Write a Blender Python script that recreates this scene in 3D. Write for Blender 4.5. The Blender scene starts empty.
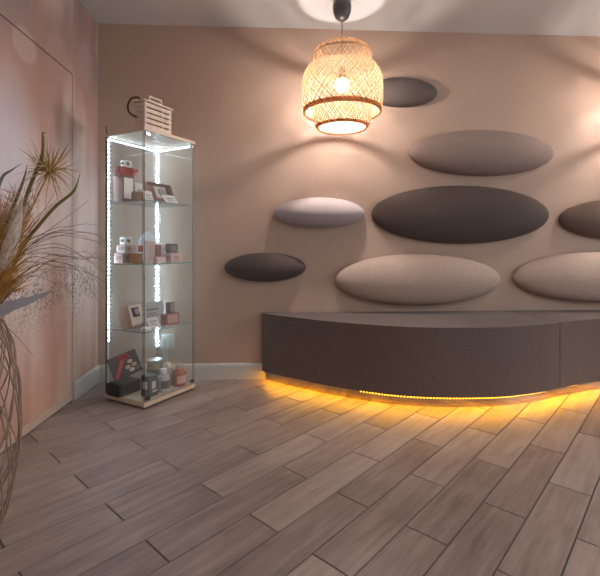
import bpy, bmesh, math, random
from math import sin, cos, pi, radians, sqrt
from mathutils import Vector, Matrix, noise
C = bpy.context.scene.collection
SC = bpy.context.scene
random.seed(7)

# ------------------------------------------------------------------ camera, world, lights, exposure
F, PX, HY, H = 430.0, 300.0, 247.0, 0.95          # focal (px), principal point, eye height
TH = radians(2.9)                                  # the camera is turned this far to the right of the back wall's normal
cam = bpy.data.cameras.new('camera')
cam.sensor_width = 36; cam.lens = F / 600 * 36
cam.shift_y = -(288 - HY) / 600
cam.clip_start = 0.05
co = bpy.data.objects.new('camera', cam); C.objects.link(co)
co.location = (0, 0, H); co.rotation_euler = (pi / 2, 0, -TH)
SC.camera = co

w = bpy.data.worlds.new('world'); SC.world = w; w.use_nodes = True
w.node_tree.nodes['Background'].inputs[0].default_value = (0.93, 0.96, 1.0, 1)
w.node_tree.nodes['Background'].inputs[1].default_value = 0.36

def area(name, loc, rot, sx, sy, power, color):
    l = bpy.data.lights.new(name, 'AREA'); l.shape = 'RECTANGLE'; l.size = sx; l.size_y = sy
    l.energy = power; l.color = color
    o = bpy.data.objects.new(name, l); C.objects.link(o); o.location = loc; o.rotation_euler = rot
    return o
area('ceiling_fill_light', (1.7, -0.5, 2.50), (0, 0, 0), 2.6, 1.6, 28, (1.0, 0.95, 0.92))  # added overhead fill, stands in for general room light
area('side_fill_light', (4.6, 0.4, 1.5), (0, radians(90), 0), 1.8, 2.4, 42, (0.92, 0.96, 1.0))  # added soft fill from the right, brightens the left wall and floor
BULB = 700.0            # emission strength of the pendant bulbs
LED_W = 78.0           # cool white cabinet strips
LED_A = 85.0           # amber strips under the bench

SC.view_settings.view_transform = 'Standard'
SC.view_settings.look = 'None'
SC.view_settings.exposure = 0.18
SC.view_settings.gamma = 1.0
SC.view_settings.use_curve_mapping = False
SC.cycles.transparent_max_bounces = 32
SC.cycles.max_bounces = 10
SC.cycles.sample_clamp_indirect = 6.0

# ------------------------------------------------------------------ where a point of the photograph lies in the room
def ray(px, py):
    k = (px - PX) / F
    return Vector((k * cos(TH) + sin(TH), cos(TH) - k * sin(TH), (HY - py) / F))
def deep(px, py, Z): return Vector((0, 0, H)) + ray(px, py) * Z
def on_y(px, py, Y):
    r = ray(px, py); return Vector((0, 0, H)) + r * (Y / r.y)
def on_x(px, py, X):
    r = ray(px, py); return Vector((0, 0, H)) + r * (X / r.x)
def on_z(px, py, z):
    r = ray(px, py); return Vector((0, 0, H)) + r * ((z - H) / r.z)

WX, WY, CZ = -1.275, 3.117, 2.535      # left wall, back wall, ceiling

# ------------------------------------------------------------------ object helpers
def link(name, me, mat=None, parent=None):
    o = bpy.data.objects.new(name, me); C.objects.link(o)
    if mat is not None:
        for m in (mat if isinstance(mat, (list, tuple)) else [mat]): me.materials.append(m)
    if parent is not None: o.parent = parent
    return o
def obj(name, bm, mat=None, parent=None, smooth=False, auto=None):
    bmesh.ops.recalc_face_normals(bm, faces=bm.faces[:])
    me = bpy.data.meshes.new(name); bm.to_mesh(me); bm.free()
    o = link(name, me, mat, parent)
    if smooth:
        for p in me.polygons: p.use_smooth = True
        if auto is not None: me.set_sharp_from_angle(angle=radians(auto))
    return o
def tag(o, label, cat, group=None, kind=None):
    o['label'] = label; o['category'] = cat
    if group: o['group'] = group
    if kind: o['kind'] = kind
    return o
def thing(name, label, cat, loc=(0, 0, 0), rz=0.0, group=None):
    o = bpy.data.objects.new(name, None); C.objects.link(o)
    o.empty_display_size = 0.05
    o.location = loc; o.rotation_euler = (0, 0, rz)
    return tag(o, label, cat, group)
def struct(o):
    o['kind'] = 'structure'; return o
def B(): return bmesh.new()
def box(bm, c, s, bev=0.0, M=None, mi=0):
    r = bmesh.ops.create_cube(bm, size=1.0)
    vs = r['verts']
    bmesh.ops.scale(bm, vec=s, verts=vs)
    if bev > 0:
        es = list({e for v in vs for e in v.link_edges})
        rr = bmesh.ops.bevel(bm, geom=es, offset=bev, segments=2, profile=0.5, affect='EDGES')
        vs = list({v for f in rr['faces'] for v in f.verts} | {v for v in vs if v.is_valid})
        # bevel leaves the flat faces connected to these verts
        seen = set(vs); stack = list(vs)
        while stack:
            v = stack.pop()
            for e in v.link_edges:
                q = e.other_vert(v)
                if q not in seen: seen.add(q); stack.append(q)
        vs = list(seen)
    bmesh.ops.translate(bm, vec=c, verts=vs)
    if M is not None: bmesh.ops.transform(bm, matrix=M, verts=vs)
    if mi:
        for f in {f for v in vs for f in v.link_faces}: f.material_index = mi
    return vs
def lathe(bm, prof, n=32, c=(0, 0, 0), cap=True):
    rings = []
    for r, z in prof:
        rings.append([bm.verts.new((c[0] + r * cos(2 * pi * i / n), c[1] + r * sin(2 * pi * i / n), c[2] + z)) for i in range(n)])
    for a, b in zip(rings, rings[1:]):
        for i in range(n):
            j = (i + 1) % n
            bm.faces.new((a[i], a[j], b[j], b[i]))
    if cap:
        if prof[0][0] > 1e-6: bm.faces.new(rings[0])
        if prof[-1][0] > 1e-6: bm.faces.new(rings[-1])
    bmesh.ops.remove_doubles(bm, verts=[v for q in (rings[0], rings[-1]) for v in q], dist=1e-6)
def torus(bm, R, r, z, n=64, m=10, c=(0, 0)):
    rings = []
    for i in range(n):
        a = 2 * pi * i / n
        rings.append([bm.verts.new((c[0] + (R + r * cos(2 * pi * k / m)) * cos(a), c[1] + (R + r * cos(2 * pi * k / m)) * sin(a), z + r * sin(2 * pi * k / m))) for k in range(m)])
    for i in range(n):
        a, b = rings[i], rings[(i + 1) % n]
        for k in range(m):
            l = (k + 1) % m
            bm.faces.new((a[k], b[k], b[l], a[l]))
def tube(bm, pts, rad, m=6):
    pts = [Vector(p) for p in pts]
    rings = []
    n0 = None
    for i, p in enumerate(pts):
        t = (pts[min(i + 1, len(pts) - 1)] - pts[max(i - 1, 0)]).normalized()
        if n0 is None:
            n0 = t.orthogonal().normalized()
        n0 = (n0 - t * n0.dot(t)).normalized()
        b = t.cross(n0)
        r = rad(i / (len(pts) - 1)) if callable(rad) else rad
        rings.append([bm.verts.new(p + (n0 * cos(2 * pi * k / m) + b * sin(2 * pi * k / m)) * r) for k in range(m)])
    for a, b in zip(rings, rings[1:]):
        for k in range(m):
            l = (k + 1) % m
            bm.faces.new((a[k], a[l], b[l], b[k]))
    bm.faces.new(rings[0]); bm.faces.new(rings[-1])
def spline(ps, n=12):
    ps = [Vector(p) for p in ps]
    P = [ps[0] * 2 - ps[1]] + ps + [ps[-1] * 2 - ps[-2]]
    out = []
    for i in range(1, len(P) - 2):
        a, b, c, d = P[i - 1], P[i], P[i + 1], P[i + 2]
        for k in range(n):
            t = k / n
            out.append(0.5 * ((2 * b) + (c - a) * t + (2 * a - 5 * b + 4 * c - d) * t * t + (3 * b - a - 3 * c + d) * t ** 3))
    out.append(ps[-1])
    return out
def prism(bm, outline, z0, z1):
    lo = [bm.verts.new((p[0], p[1], z0)) for p in outline]
    hi = [bm.verts.new((p[0], p[1], z1)) for p in outline]
    n = len(outline)
    bm.faces.new(lo); top = bm.faces.new(hi)
    for i in range(n):
        j = (i + 1) % n
        bm.faces.new((lo[i], lo[j], hi[j], hi[i]))
    return top

# ------------------------------------------------------------------ materials
def s2l(c): return tuple(((v / 255) / 12.92 if v / 255 <= 0.04045 else ((v / 255 + 0.055) / 1.055) ** 2.4) for v in c) + (1.0,)
class N:
    def __init__(s, name):
        s.m = bpy.data.materials.new(name); s.m.use_nodes = True
        s.t = s.m.node_tree; s.b = s.t.nodes['Principled BSDF']; s.o = s.t.nodes['Material Output']
    def n(s, kind, **kw):
        nd = s.t.nodes.new(kind)
        for k, v in kw.items(): setattr(nd, k, v)
        return nd
    def l(s, a, b): s.t.links.new(a, b)
    def math(s, op, a, b=None, clamp=False):
        nd = s.n('ShaderNodeMath', operation=op, use_clamp=clamp)
        for i, v in enumerate((a, b)):
            if v is None: continue
            if isinstance(v, (int, float)): nd.inputs[i].default_value = v
            else: s.l(v, nd.inputs[i])
        return nd.outputs[0]
    def mix(s, fac, a, b, blend='MIX'):
        nd = s.n('ShaderNodeMix', data_type='RGBA', blend_type=blend)
        for i, v in ((0, fac), (6, a), (7, b)):
            if isinstance(v, (int, float)): nd.inputs[i].default_value = v
            elif isinstance(v, tuple): nd.inputs[i].default_value = v
            else: s.l(v, nd.inputs[i])
        return nd.outputs[2]
    def noise(s, vec, scale, detail=3, rough=0.55, mapping=None):
        if mapping is not None:
            mp = s.n('ShaderNodeMapping'); s.l(vec, mp.inputs[0]); mp.inputs['Scale'].default_value = mapping; vec = mp.outputs[0]
        nd = s.n('ShaderNodeTexNoise'); s.l(vec, nd.inputs['Vector'])
        nd.inputs['Scale'].default_value = scale; nd.inputs['Detail'].default_value = detail; nd.inputs['Roughness'].default_value = rough
        return nd.outputs['Fac']
    def ramp(s, fac, stops):
        nd = s.n('ShaderNodeValToRGB'); s.l(fac, nd.inputs[0])
        e = nd.color_ramp.elements
        while len(e) < len(stops): e.new(0.5)
        for el, (p, c) in zip(e, stops): el.position = p; el.color = c
        return nd.outputs[0]
    def bump(s, h, strength=0.3, dist=0.002):
        nd = s.n('ShaderNodeBump'); nd.inputs['Strength'].default_value = strength; nd.inputs['Distance'].default_value = dist
        s.l(h, nd.inputs['Height']); s.l(nd.outputs[0], s.b.inputs['Normal'])
    def pos(s): return s.n('ShaderNodeNewGeometry').outputs['Position']
    def objc(s): return s.n('ShaderNodeTexCoord').outputs['Object']

def plain(name, rgb, rough=0.6, metal=0.0, var=0.08, scale=30.0, bump=0.0):
    k = N(name); c = s2l(rgb)
    f = k.noise(k.objc(), scale, 3)
    lo = tuple(v * (1 - var) for v in c[:3]) + (1,); hi = tuple(min(1, v * (1 + var)) for v in c[:3]) + (1,)
    k.l(k.ramp(f, [(0.3, lo), (0.7, hi)]), k.b.inputs['Base Color'])
    k.b.inputs['Roughness'].default_value = rough; k.b.inputs['Metallic'].default_value = metal
    if bump: k.bump(f, bump)
    return k.m
def fabric(name, rgb, var=0.22, sheen=0.04, sc=1.0):
    k = N(name); c = s2l(rgb); o = k.objc()
    a = k.noise(o, 1.0, 2, 0.6, (110 * sc, 110 * sc, 420 * sc)); b = k.noise(o, 1.0, 3, 0.7, (420 * sc, 420 * sc, 110 * sc))
    f = k.math('MULTIPLY', k.math('ADD', a, b), 0.5)
    lo = tuple(v * (1 - var) for v in c[:3]) + (1,); hi = tuple(min(1, v * (1 + var)) for v in c[:3]) + (1,)
    k.l(k.ramp(f, [(0.38, lo), (0.62, hi)]), k.b.inputs['Base Color'])
    k.b.inputs['Roughness'].default_value = 0.85
    k.b.inputs['Sheen Weight'].default_value = sheen; k.b.inputs['Sheen Roughness'].default_value = 0.5
    k.bump(f, 0.35, 0.0015)
    return k.m
def emit(name, rgb, strength):
    k = N(name); c = s2l(rgb)
    k.b.inputs['Base Color'].default_value = c
    k.b.inputs['Emission Color'].default_value = c; k.b.inputs['Emission Strength'].default_value = strength
    return k.m
def glass(name, tint, refl=1.0, haze=0.05):
    k = N(name); k.t.nodes.remove(k.b)
    tr = k.n('ShaderNodeBsdfTransparent'); tr.inputs[0].default_value = tint
    gl = k.n('ShaderNodeBsdfGlossy'); gl.inputs['Roughness'].default_value = 0.02
    fr = k.n('ShaderNodeFresnel'); fr.inputs['IOR'].default_value = 1.45
    mx = k.n('ShaderNodeMixShader')
    k.l(k.math('MULTIPLY', k.math('MULTIPLY', fr.outputs[0], k.math('SUBTRACT', 1.0, k.n('ShaderNodeNewGeometry').outputs['Backfacing'])), 1.0 * refl), mx.inputs[0]); k.l(tr.outputs[0], mx.inputs[1]); k.l(gl.outputs[0], mx.inputs[2])
    df = k.n('ShaderNodeBsdfDiffuse'); df.inputs[0].default_value = (0.80, 0.92, 0.91, 1)      # thin film of pale colour painted in for reflected light and LED glow
    m2 = k.n('ShaderNodeMixShader'); m2.inputs[0].default_value = haze
    k.l(mx.outputs[0], m2.inputs[1]); k.l(df.outputs[0], m2.inputs[2]); k.l(m2.outputs[0], k.o.inputs[0])
    return k.m

def mat_wallpaper():
    k = N('tan_wallpaper'); p = k.pos()
    a = k.noise(p, 1.0, 3, 0.6, (60, 60, 420)); b = k.noise(p, 1.0, 3, 0.6, (420, 420, 60)); c = k.noise(p, 1.2, 2)
    f = k.math('MULTIPLY', k.math('ADD', a, b), 0.5)
    col = k.ramp(f, [(0.3, s2l((169, 143, 127))), (0.7, s2l((194, 168, 151)))])
    col = k.mix(k.math('MULTIPLY', c, 0.25), col, s2l((158, 130, 116)))
    k.l(col, k.b.inputs['Base Color']); k.b.inputs['Roughness'].default_value = 0.62
    k.b.inputs['Specular IOR Level'].default_value = 0.35
    k.bump(f, 0.25, 0.002); return k.m
def mat_mural():
    k = N('printed_mural'); p = k.pos()
    sp = k.n('ShaderNodeSeparateXYZ'); k.l(p, sp.inputs[0]); Y, Z = sp.outputs[1], sp.outputs[2]
    cloud = k.noise(p, 1.6, 3, 0.5); streak = k.noise(p, 1.0, 3, 0.6, (1, 9.0, 0.5)); wash = k.noise(p, 1.0, 2, 0.5, (1, 3.0, 1.2))
    z = k.math('ADD', Z, k.math('MULTIPLY', k.math('SUBTRACT', cloud, 0.5), 0.55))
    z = k.math('DIVIDE', z, 2.55)
    col = k.ramp(z, [(0.0, s2l((198, 160, 142))), (0.15, s2l((204, 172, 156))), (0.27, s2l((216, 196, 186))), (0.43, s2l((212, 190, 182))),
                     (0.57, s2l((196, 164, 154))), (0.72, s2l((176, 144, 133))), (0.83, s2l((150, 131, 129))), (1.0, s2l((130, 115, 117)))])
    col = k.mix(k.math('MULTIPLY', k.math('SUBTRACT', streak, 0.46, True), 3.0, True), col, s2l((176, 134, 117)))
    col = k.mix(k.math('MULTIPLY', k.math('SUBTRACT', wash, 0.48, True), 2.6, True), col, s2l((222, 204, 194)))
    def blob(y0, z0, ry, rz, edge, rgb, amt):
        nonlocal col
        dy = k.math('DIVIDE', k.math('SUBTRACT', Y, y0), ry); dz = k.math('DIVIDE', k.math('SUBTRACT', Z, z0), rz)
        d = k.math('SQRT', k.math('ADD', k.math('MULTIPLY', dy, dy), k.math('MULTIPLY', dz, dz)))
        m = k.math('MULTIPLY', k.math('SUBTRACT', 1.0 + edge, d), 1.0 / (2 * edge), True)
        col = k.mix(k.math('MULTIPLY', m, amt), col, s2l(rgb))
    blob(2.07, 1.36, 0.20, 0.34, 0.6, (206, 204, 216), 0.75)        # pale hazy light
    blob(2.235, 1.968, 0.105, 0.085, 0.12, (214, 192, 178), 0.32)   # out-of-focus discs
    blob(2.55, 2.05, 0.12, 0.13, 0.15, (186, 152, 146), 0.35)
    blob(2.92, 2.16, 0.10, 0.15, 0.25, (176, 154, 154), 0.40)
    blob(2.73, 1.66, 0.045, 0.16, 0.5, (132, 108, 102), 0.42)
    blob(2.52, 0.55, 0.16, 0.33, 0.35, (170, 118, 100), 0.6)
    blob(2.20, 0.22, 0.5, 0.30, 0.6, (196, 146, 124), 0.3)
    blob(2.93, 0.72, 0.14, 0.42, 0.5, (214, 190, 180), 0.45)
    # sand speckle around the lower third
    g = k.noise(p, 62, 2, 0.7)
    m = k.math('MULTIPLY', k.math('GREATER_THAN', g, 0.52), k.math('SUBTRACT', 1.0, k.math('MULTIPLY', k.math('ABSOLUTE', k.math('SUBTRACT', Z, 0.72)), 3.6), True))
    m2 = k.math('GREATER_THAN', k.noise(p, 9, 3, 0.7), 0.47)
    col = k.mix(k.math('MULTIPLY', k.math('MULTIPLY', m, m2), 0.8), col, s2l((100, 70, 66)))
    # the dark pointed shore stroke, ending near the door's edge
    t = k.math('DIVIDE', k.math('SUBTRACT', 2.54, Y), 0.55, True)
    mid = k.math('ADD', 0.70, k.math('MULTIPLY', t, -0.045)); wob = k.math('MULTIPLY', k.math('SUBTRACT', k.noise(p, 18, 3), 0.5), 0.03)
    dist = k.math('ABSOLUTE', k.math('SUBTRACT', k.math('ADD', Z, wob), mid))
    m = k.math('GREATER_THAN', k.math('SUBTRACT', k.math('MULTIPLY', k.math('POWER', t, 0.8), 0.036), dist), 0.0)
    col = k.mix(k.math('MULTIPLY', m, 0.85), col, k.mix(g, s2l((86, 82, 92)), s2l((136, 128, 134))))
    k.l(col, k.b.inputs['Base Color']); k.b.inputs['Roughness'].default_value = 0.5
    k.b.inputs['Specular IOR Level'].default_value = 0.3
    return k.m
def mat_planks():
    k = N('wood_look_tile')
    uv = k.n('ShaderNodeUVMap').outputs[0]
    at = k.n('ShaderNodeAttribute', attribute_name='tone').outputs['Fac']
    grain = k.noise(uv, 1.0, 5, 0.62, (2.6, 34, 1)); fine = k.noise(uv, 1.0, 3, 0.6, (9, 190, 1)); cloud = k.noise(uv, 1.0, 3, 0.55, (4, 9, 1))
    f = k.math('ADD', k.math('MULTIPLY', grain, 0.55), k.math('ADD', k.math('MULTIPLY', fine, 0.18), k.math('MULTIPLY', cloud, 0.35)))
    f = k.math('ADD', f, k.math('MULTIPLY', k.math('SUBTRACT', at, 0.5), 0.20))
    col = k.ramp(f, [(0.32, s2l((108, 94, 89))), (0.50, s2l((139, 122, 116))), (0.68, s2l((163, 147, 140)))])
    k.l(col, k.b.inputs['Base Color'])
    r = k.math('ADD', 0.36, k.math('MULTIPLY', grain, 0.16)); k.l(r, k.b.inputs['Roughness'])
    k.bump(f, 0.12, 0.002); return k.m
def mat_bamboo(name, rgb, trans=0.45):
    k = N(name); c = s2l(rgb)
    f = k.noise(k.objc(), 40, 3)
    col = k.ramp(f, [(0.3, tuple(v * .8 for v in c[:3]) + (1,)), (0.7, c)])
    k.t.nodes.remove(k.b)
    d = k.n('ShaderNodeBsdfDiffuse'); t = k.n('ShaderNodeBsdfTranslucent'); m = k.n('ShaderNodeMixShader'); m.inputs[0].default_value = trans
    k.l(col, d.inputs[0]); k.l(col, t.inputs[0]); k.l(d.outputs[0], m.inputs[1]); k.l(t.outputs[0], m.inputs[2]); k.l(m.outputs[0], k.o.inputs[0])
    return k.m

M_wall = mat_wallpaper(); M_mural = mat_mural(); M_plank = mat_planks()
M_grout = plain('grey_grout', (92, 84, 78), 0.9)
M_ceil = plain('white_ceiling_paint', (196, 194, 194), 0.9, var=0.02, scale=3)
M_base = plain('white_baseboard_paint', (194, 190, 184), 0.45, var=0.03)
M_gap = plain('dark_gap', (40, 34, 32), 0.9)
M_strip = plain('pale_door_strip', (196, 172, 154), 0.5, var=0.05)
M_bench = fabric('dark_brown_upholstery', (100, 84, 78), 0.34, 0.10, 0.85)
M_chrome = N('brushed_steel'); M_chrome.b.inputs['Metallic'].default_value = 1; M_chrome.b.inputs['Roughness'].default_value = 0.2
M_chrome.l(M_chrome.ramp(M_chrome.noise(M_chrome.pos(), 1.0, 2, .5, (3, 3, 260)), [(0.3, (.36, .34, .30, 1)), (0.7, (.52, .49, .45, 1))]), M_chrome.b.inputs['Base Color']); M_chrome = M_chrome.m
M_amber = emit('amber_led', (255, 176, 0), LED_A)
M_amber_bead = emit('amber_led_bead', (255, 190, 40), LED_A * 0.07)
M_led2 = emit('dim_white_led', (212, 238, 255), LED_W * 0.22)
M_led = emit('white_led', (212, 238, 255), LED_W)
M_channel = plain('white_led_channel', (214, 220, 222), 0.4, var=0.02)
M_glass = glass('clear_glass', (0.982, 0.992, 0.988, 1))
M_gedge = plain('green_glass_edge', (30, 44, 43), 0.15, var=0.1)
M_shelfglass = glass('shelf_glass', (0.96, 0.985, 0.98, 1), 1.2)
M_shelfedge = plain('shelf_glass_edge', (92, 132, 128), 0.15, var=0.1)
M_birch = plain('pale_birch_veneer', (206, 188, 166), 0.5, var=0.06)
M_metal = plain('satin_metal', (176, 178, 180), 0.35, 0.9, var=0.03)
M_black = plain('black_plastic', (44, 41, 41), 0.45, var=0.05)
M_canopy = plain('dark_grey_canopy', (62, 57, 56), 0.35, var=0.04)
M_bamb = mat_bamboo('bamboo_weave', (138, 108, 82), 0.35)
M_bambrim = mat_bamboo('bamboo_rim', (196, 148, 106), 0.58)
k = N('frosted_glow_disc'); k.t.nodes.remove(k.b)
_a = k.n('ShaderNodeBsdfTransparent'); _b = k.n('ShaderNodeBsdfTranslucent'); _b.inputs[0].default_value = (0.9, 0.88, 0.85, 1); _m = k.n('ShaderNodeMixShader'); _m.inputs[0].default_value = 0.16
k.l(_a.outputs[0], _m.inputs[1]); k.l(_b.outputs[0], _m.inputs[2]); k.l(_m.outputs[0], k.o.inputs[0]); M_glow_disc = k.m
M_bulb = emit('glowing_bulb', (255, 246, 238), BULB)
M_crate = plain('white_washed_wood', (214, 194, 178), 0.6, var=0.08, scale=20)
M_rope = plain('brown_rope', (96, 64, 44), 0.85, var=0.2, scale=120)
M_wire = plain('brown_wire', (158, 132, 116), 0.5, 0.1, var=0.15)

# ------------------------------------------------------------------ the room
XR, YB = 4.6, -2.6
# floor: running-bond tile planks laid diagonally
d45 = Vector((sin(pi / 4), cos(pi / 4))); n45 = Vector((cos(pi / 4), -sin(pi / 4)))
PW, PL, G = 0.148, 0.632, 0.0042
bm = B(); uvl = bm.loops.layers.uv.new('UVMap'); tone = bm.faces.layers.float.new('tone')
rng = random.Random(3)
for k in range(-40, 36):
    u0 = -0.495 + k * PW - PW / 2
    off = 1.646 if k % 2 == 0 else 1.330
    for j in range(-8, 9):
        v0 = off + j * PL
        c = n45 * (u0 + PW / 2) + d45 * (v0 + PL / 2)
        if not (WX - 0.35 < c.x < XR + 0.3 and YB - 0.3 < c.y < WY + 0.35): continue
        tn = rng.random(); su, sv = rng.random() * 50, rng.random() * 50
        g = G / 2
        def P(u, v, z): q = n45 * u + d45 * v; return bm.verts.new((q.x, q.y, z))
        a, b, c2, d = (u0 + g, v0 + g), (u0 + PW - g, v0 + g), (u0 + PW - g, v0 + PL - g), (u0 + g, v0 + PL - g)
        e = 0.0012
        top = [P(a[0] + e, a[1] + e, 0), P(b[0] - e, b[1] + e, 0), P(c2[0] - e, c2[1] - e, 0), P(d[0] + e, d[1] - e, 0)]
        low = [P(*q, -0.004) for q in (a, b, c2, d)]
        fs = [bm.faces.new(top)] + [bm.faces.new((low[i], low[(i + 1) % 4], top[(i + 1) % 4], top[i])) for i in range(4)]
        for f in fs:
            f[tone] = tn
            for l in f.loops:
                q = Vector((l.vert.co.x, l.vert.co.y)); l[uvl].uv = (q.dot(d45) + su, q.dot(n45) + sv)
# the grout bed under the planks
q = [bm.verts.new(p) for p in ((WX - .4, YB - .3, -0.003), (XR + .3, YB - .3, -0.003), (XR + .3, WY + .4, -0.003), (WX - .4, WY + .4, -0.003))]
f = bm.faces.new(q); f.material_index = 1
me = bpy.data.meshes.new('floor'); bm.to_mesh(me); bm.free()
struct(link('floor', me, [M_plank, M_grout]))

bm = B(); box(bm, ((WX + XR) / 2, (YB + WY) / 2, CZ + 0.05), (XR - WX + 0.4, WY - YB + 0.4, 0.1)); struct(obj('ceiling', bm, M_ceil))
bm = B(); box(bm, ((WX + XR) / 2, WY + 0.06, CZ / 2), (XR - WX + 0.4, 0.12, CZ)); struct(obj('wall_back', bm, M_wall))
# left wall around the flush door (opening from DY0 to DY1, up to DZ)
DY0, DY1, DZ = 1.83, 2.73, 2.018
bm = B()
g = 0.006
box(bm, (WX - 0.06, (DY1 + g + WY) / 2, CZ / 2), (0.12, WY - DY1 - g, CZ))
box(bm, (WX - 0.06, (DY0 - g + YB) / 2, CZ / 2), (0.12, DY0 - g - YB, CZ))
box(bm, (WX - 0.06, (DY0 + DY1) / 2, (DZ + g + CZ) / 2), (0.12, DY1 - DY0 + 2 * g, CZ - DZ - g))
struct(obj('wall_left', bm, M_mural))
bm = B(); box(bm, (WX - 0.1, (DY0 + DY1) / 2, DZ / 2 + .003), (0.02, DY1 - DY0 + .004, DZ + .004)); struct(obj('gap_backing_1', bm, M_gap))  # dark sheet behind the door, makes the gap around it read dark
door = bpy.data.objects.new('door_1', None); C.objects.link(door); struct(door); door.location = (WX, (DY0 + DY1) / 2, 0)
door['label'] = 'flush hidden door covered by the mural on the left wall'
bm = B(); box(bm, (-0.022, 0, 0.006 + (DZ - 0.006) / 2), (0.044, DY1 - DY0 - 0.002, DZ - 0.006), 0.001); obj('door_panel', bm, M_mural, door)
bm = B(); box(bm, (0.003, 0, 0.029), (0.006, DY1 - DY0 - 0.004, 0.046), 0.001); obj('kick_strip', bm, M_strip, door)

def skirting(name, p0, p1, nrm, h=0.115, t=0.017):
    d = (Vector(p1) - Vector(p0)); L = d.length; d.normalize(); n = Vector(nrm)
    prof = [(0, 0), (t, 0), (t, h - 0.022), (t * 0.82, h - 0.008), (t * 0.5, h), (0, h)]
    bm = B()
    a = [bm.verts.new((p0[0] + n.x * u, p0[1] + n.y * u, z)) for u, z in prof]
    b = [bm.verts.new((p1[0] + n.x * u, p1[1] + n.y * u, z)) for u, z in prof]
    bm.faces.new(a); bm.faces.new(b)
    for i in range(len(prof)):
        j = (i + 1) % len(prof); bm.faces.new((a[i], a[j], b[j], b[i]))
    return struct(obj(name, bm, M_base))
skirting('baseboard_left', (WX, DY1 + 0.004, 0), (WX, WY - 0.0005, 0), (1, 0))
skirting('baseboard_back', (WX + 0.0175, WY, 0), (-0.1, WY, 0), (0, -1))

# ------------------------------------------------------------------ the curved bench, two upholstered modules
FC = [(-0.115, 3.085), (-0.085, 3.045), (0.0, 2.965), (0.13, 2.865), (0.30, 2.735), (0.525, 2.605), (0.69, 2.53), (0.89, 2.48), (1.135, 2.462),
      (1.36, 2.475), (1.62, 2.545), (1.742, 2.595), (1.89, 2.655), (2.12, 2.725), (2.40, 2.76), (2.70, 2.73), (3.0, 2.65), (3.3, 2.55), (3.6, 2.49), (3.8, 2.48)]
fine = [Vector((p.x, p.y)) for p in spline([(x, y, 0) for x, y in FC], 8)]
def inset(pts, d):
    out = []
    for i, p in enumerate(pts):
        t = (pts[min(i + 1, len(pts) - 1)] - pts[max(i - 1, 0)]).normalized()
        out.append(p + Vector((-t.y, t.x)) * d)
    return out
SF, SB = 1.757, 1.690         # the seam between the modules: front and back
def module(label, x0, x1, xb0, xb1):
    yb = WY - 0.0055
    def fy(x):
        for a, b in zip(fine, fine[1:]):
            if a.x <= x <= b.x: return a.y + (b.y - a.y) * (x - a.x) / (b.x - a.x)
        return fine[-1].y if x > 1 else fine[0].y
    pts = [Vector((x0, fy(x0)))] + [p for p in fine if x0 + 1e-3 < p.x < x1 - 1e-3] + [Vector((x1, fy(x1)))]
    t = thing('curved_bench', label, 'bench', (0, 0, 0), 0, 'upholstered bench modules along the back wall')
    out = [(p.x, p.y) for p in pts]
    outline = out + [(xb1, yb), (xb0, yb)]
    bm = B(); top = prism(bm, outline, 0.068, 0.478); n = len(out)
    vt = list(top.verts)
    es = []
    for i in range(n - 1): es.append(bm.edges.get((vt[i], vt[i + 1])))
    bmesh.ops.bevel(bm, geom=es, offset=0.018, segments=4, profile=0.5, affect='EDGES')
    es = [e for e in bm.edges if len(e.link_faces) == 2 and e.calc_face_angle(0) > radians(60)]
    bmesh.ops.bevel(bm, geom=es, offset=0.004, segments=2, profile=0.5, affect='EDGES')
    obj('seat_cushion', bm, M_bench, t, True, 40)
    # welt along the upper edge
    bm = B(); tube(bm, [(p.x, p.y - 0.0005, 0.458) for p in inset(pts, 0.002)], 0.0028, 5); obj('welt', bm, M_bench, t, True)
    pl = inset(pts, 0.036)
    pl = [p for p in pl if p.y < yb - 0.03 and (x0 if x0 > 1 else x0 + 0.04) <= p.x <= x1]
    if x1 < 3: pl.append(Vector((x1, pl[-1].y + (x1 - pl[-1].x) * 0.4)))
    else: pl.append(Vector((x1, pl[-1].y)))
    if x0 > 1: pl.insert(0, Vector((x0, pl[0].y - (pl[0].x - x0) * 0.4)))
    else: pl.insert(0, Vector((x0 + 0.028, yb - 0.018)))
    pl2 = inset(pl, 0.012)
    bm = B()
    vs = []
    for a, b in zip(pl, pl2):
        b.y = min(b.y, yb - 0.001)
        vs.append([bm.verts.new((a.x, a.y, 0.0)), bm.verts.new((a.x, a.y, 0.0675)), bm.verts.new((b.x, b.y, 0.0675)), bm.verts.new((b.x, b.y, 0.0))])
    for a, b in zip(vs, vs[1:]):
        for i in range(4):
            j = (i + 1) % 4; bm.faces.new((a[i], a[j], b[j], b[i]))
    bm.faces.new(vs[0]); bm.faces.new(vs[-1])
    obj('plinth', bm, M_chrome, t, True, 30)
    # amber strip tucked under the seat, facing the floor, with beads standing proud where they show
    st = inset(pts, 0.020); st = [p for p in st if p.y < yb - 0.03]
    s2 = inset(st, 0.008)
    bm = B(); va = []
    for a, b in zip(st, s2):
        va.append([bm.verts.new((a.x, a.y, 0.0655)), bm.verts.new((b.x, b.y, 0.0655)), bm.verts.new((b.x, b.y, 0.0675)), bm.verts.new((a.x, a.y, 0.0675))])
    for a, b in zip(va, va[1:]):
        for i in range(4):
            j = (i + 1) % 4; bm.faces.new((a[i], a[j], b[j], b[i]))
    s = obj('led_strip', bm, M_amber, t)
    bm = B(); pp = inset(pts, 0.030); acc = 0; last = pp[0]
    for a, b in zip(pp, pp[1:]):
        seg = (b - a).length; k = 0.0
        while acc + (seg - k) >= 0.019:
            k += 0.019 - acc; acc = 0
            q = a + (b - a) * (k / seg)
            if 0.50 < q.x < 1.95: box(bm, (q.x, q.y, 0.055), (0.005, 0.005, 0.006))
        acc += seg - k
    if len(bm.verts): obj('led_beads', bm, M_amber_bead, s)
    else: bm.free()
    return t
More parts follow.
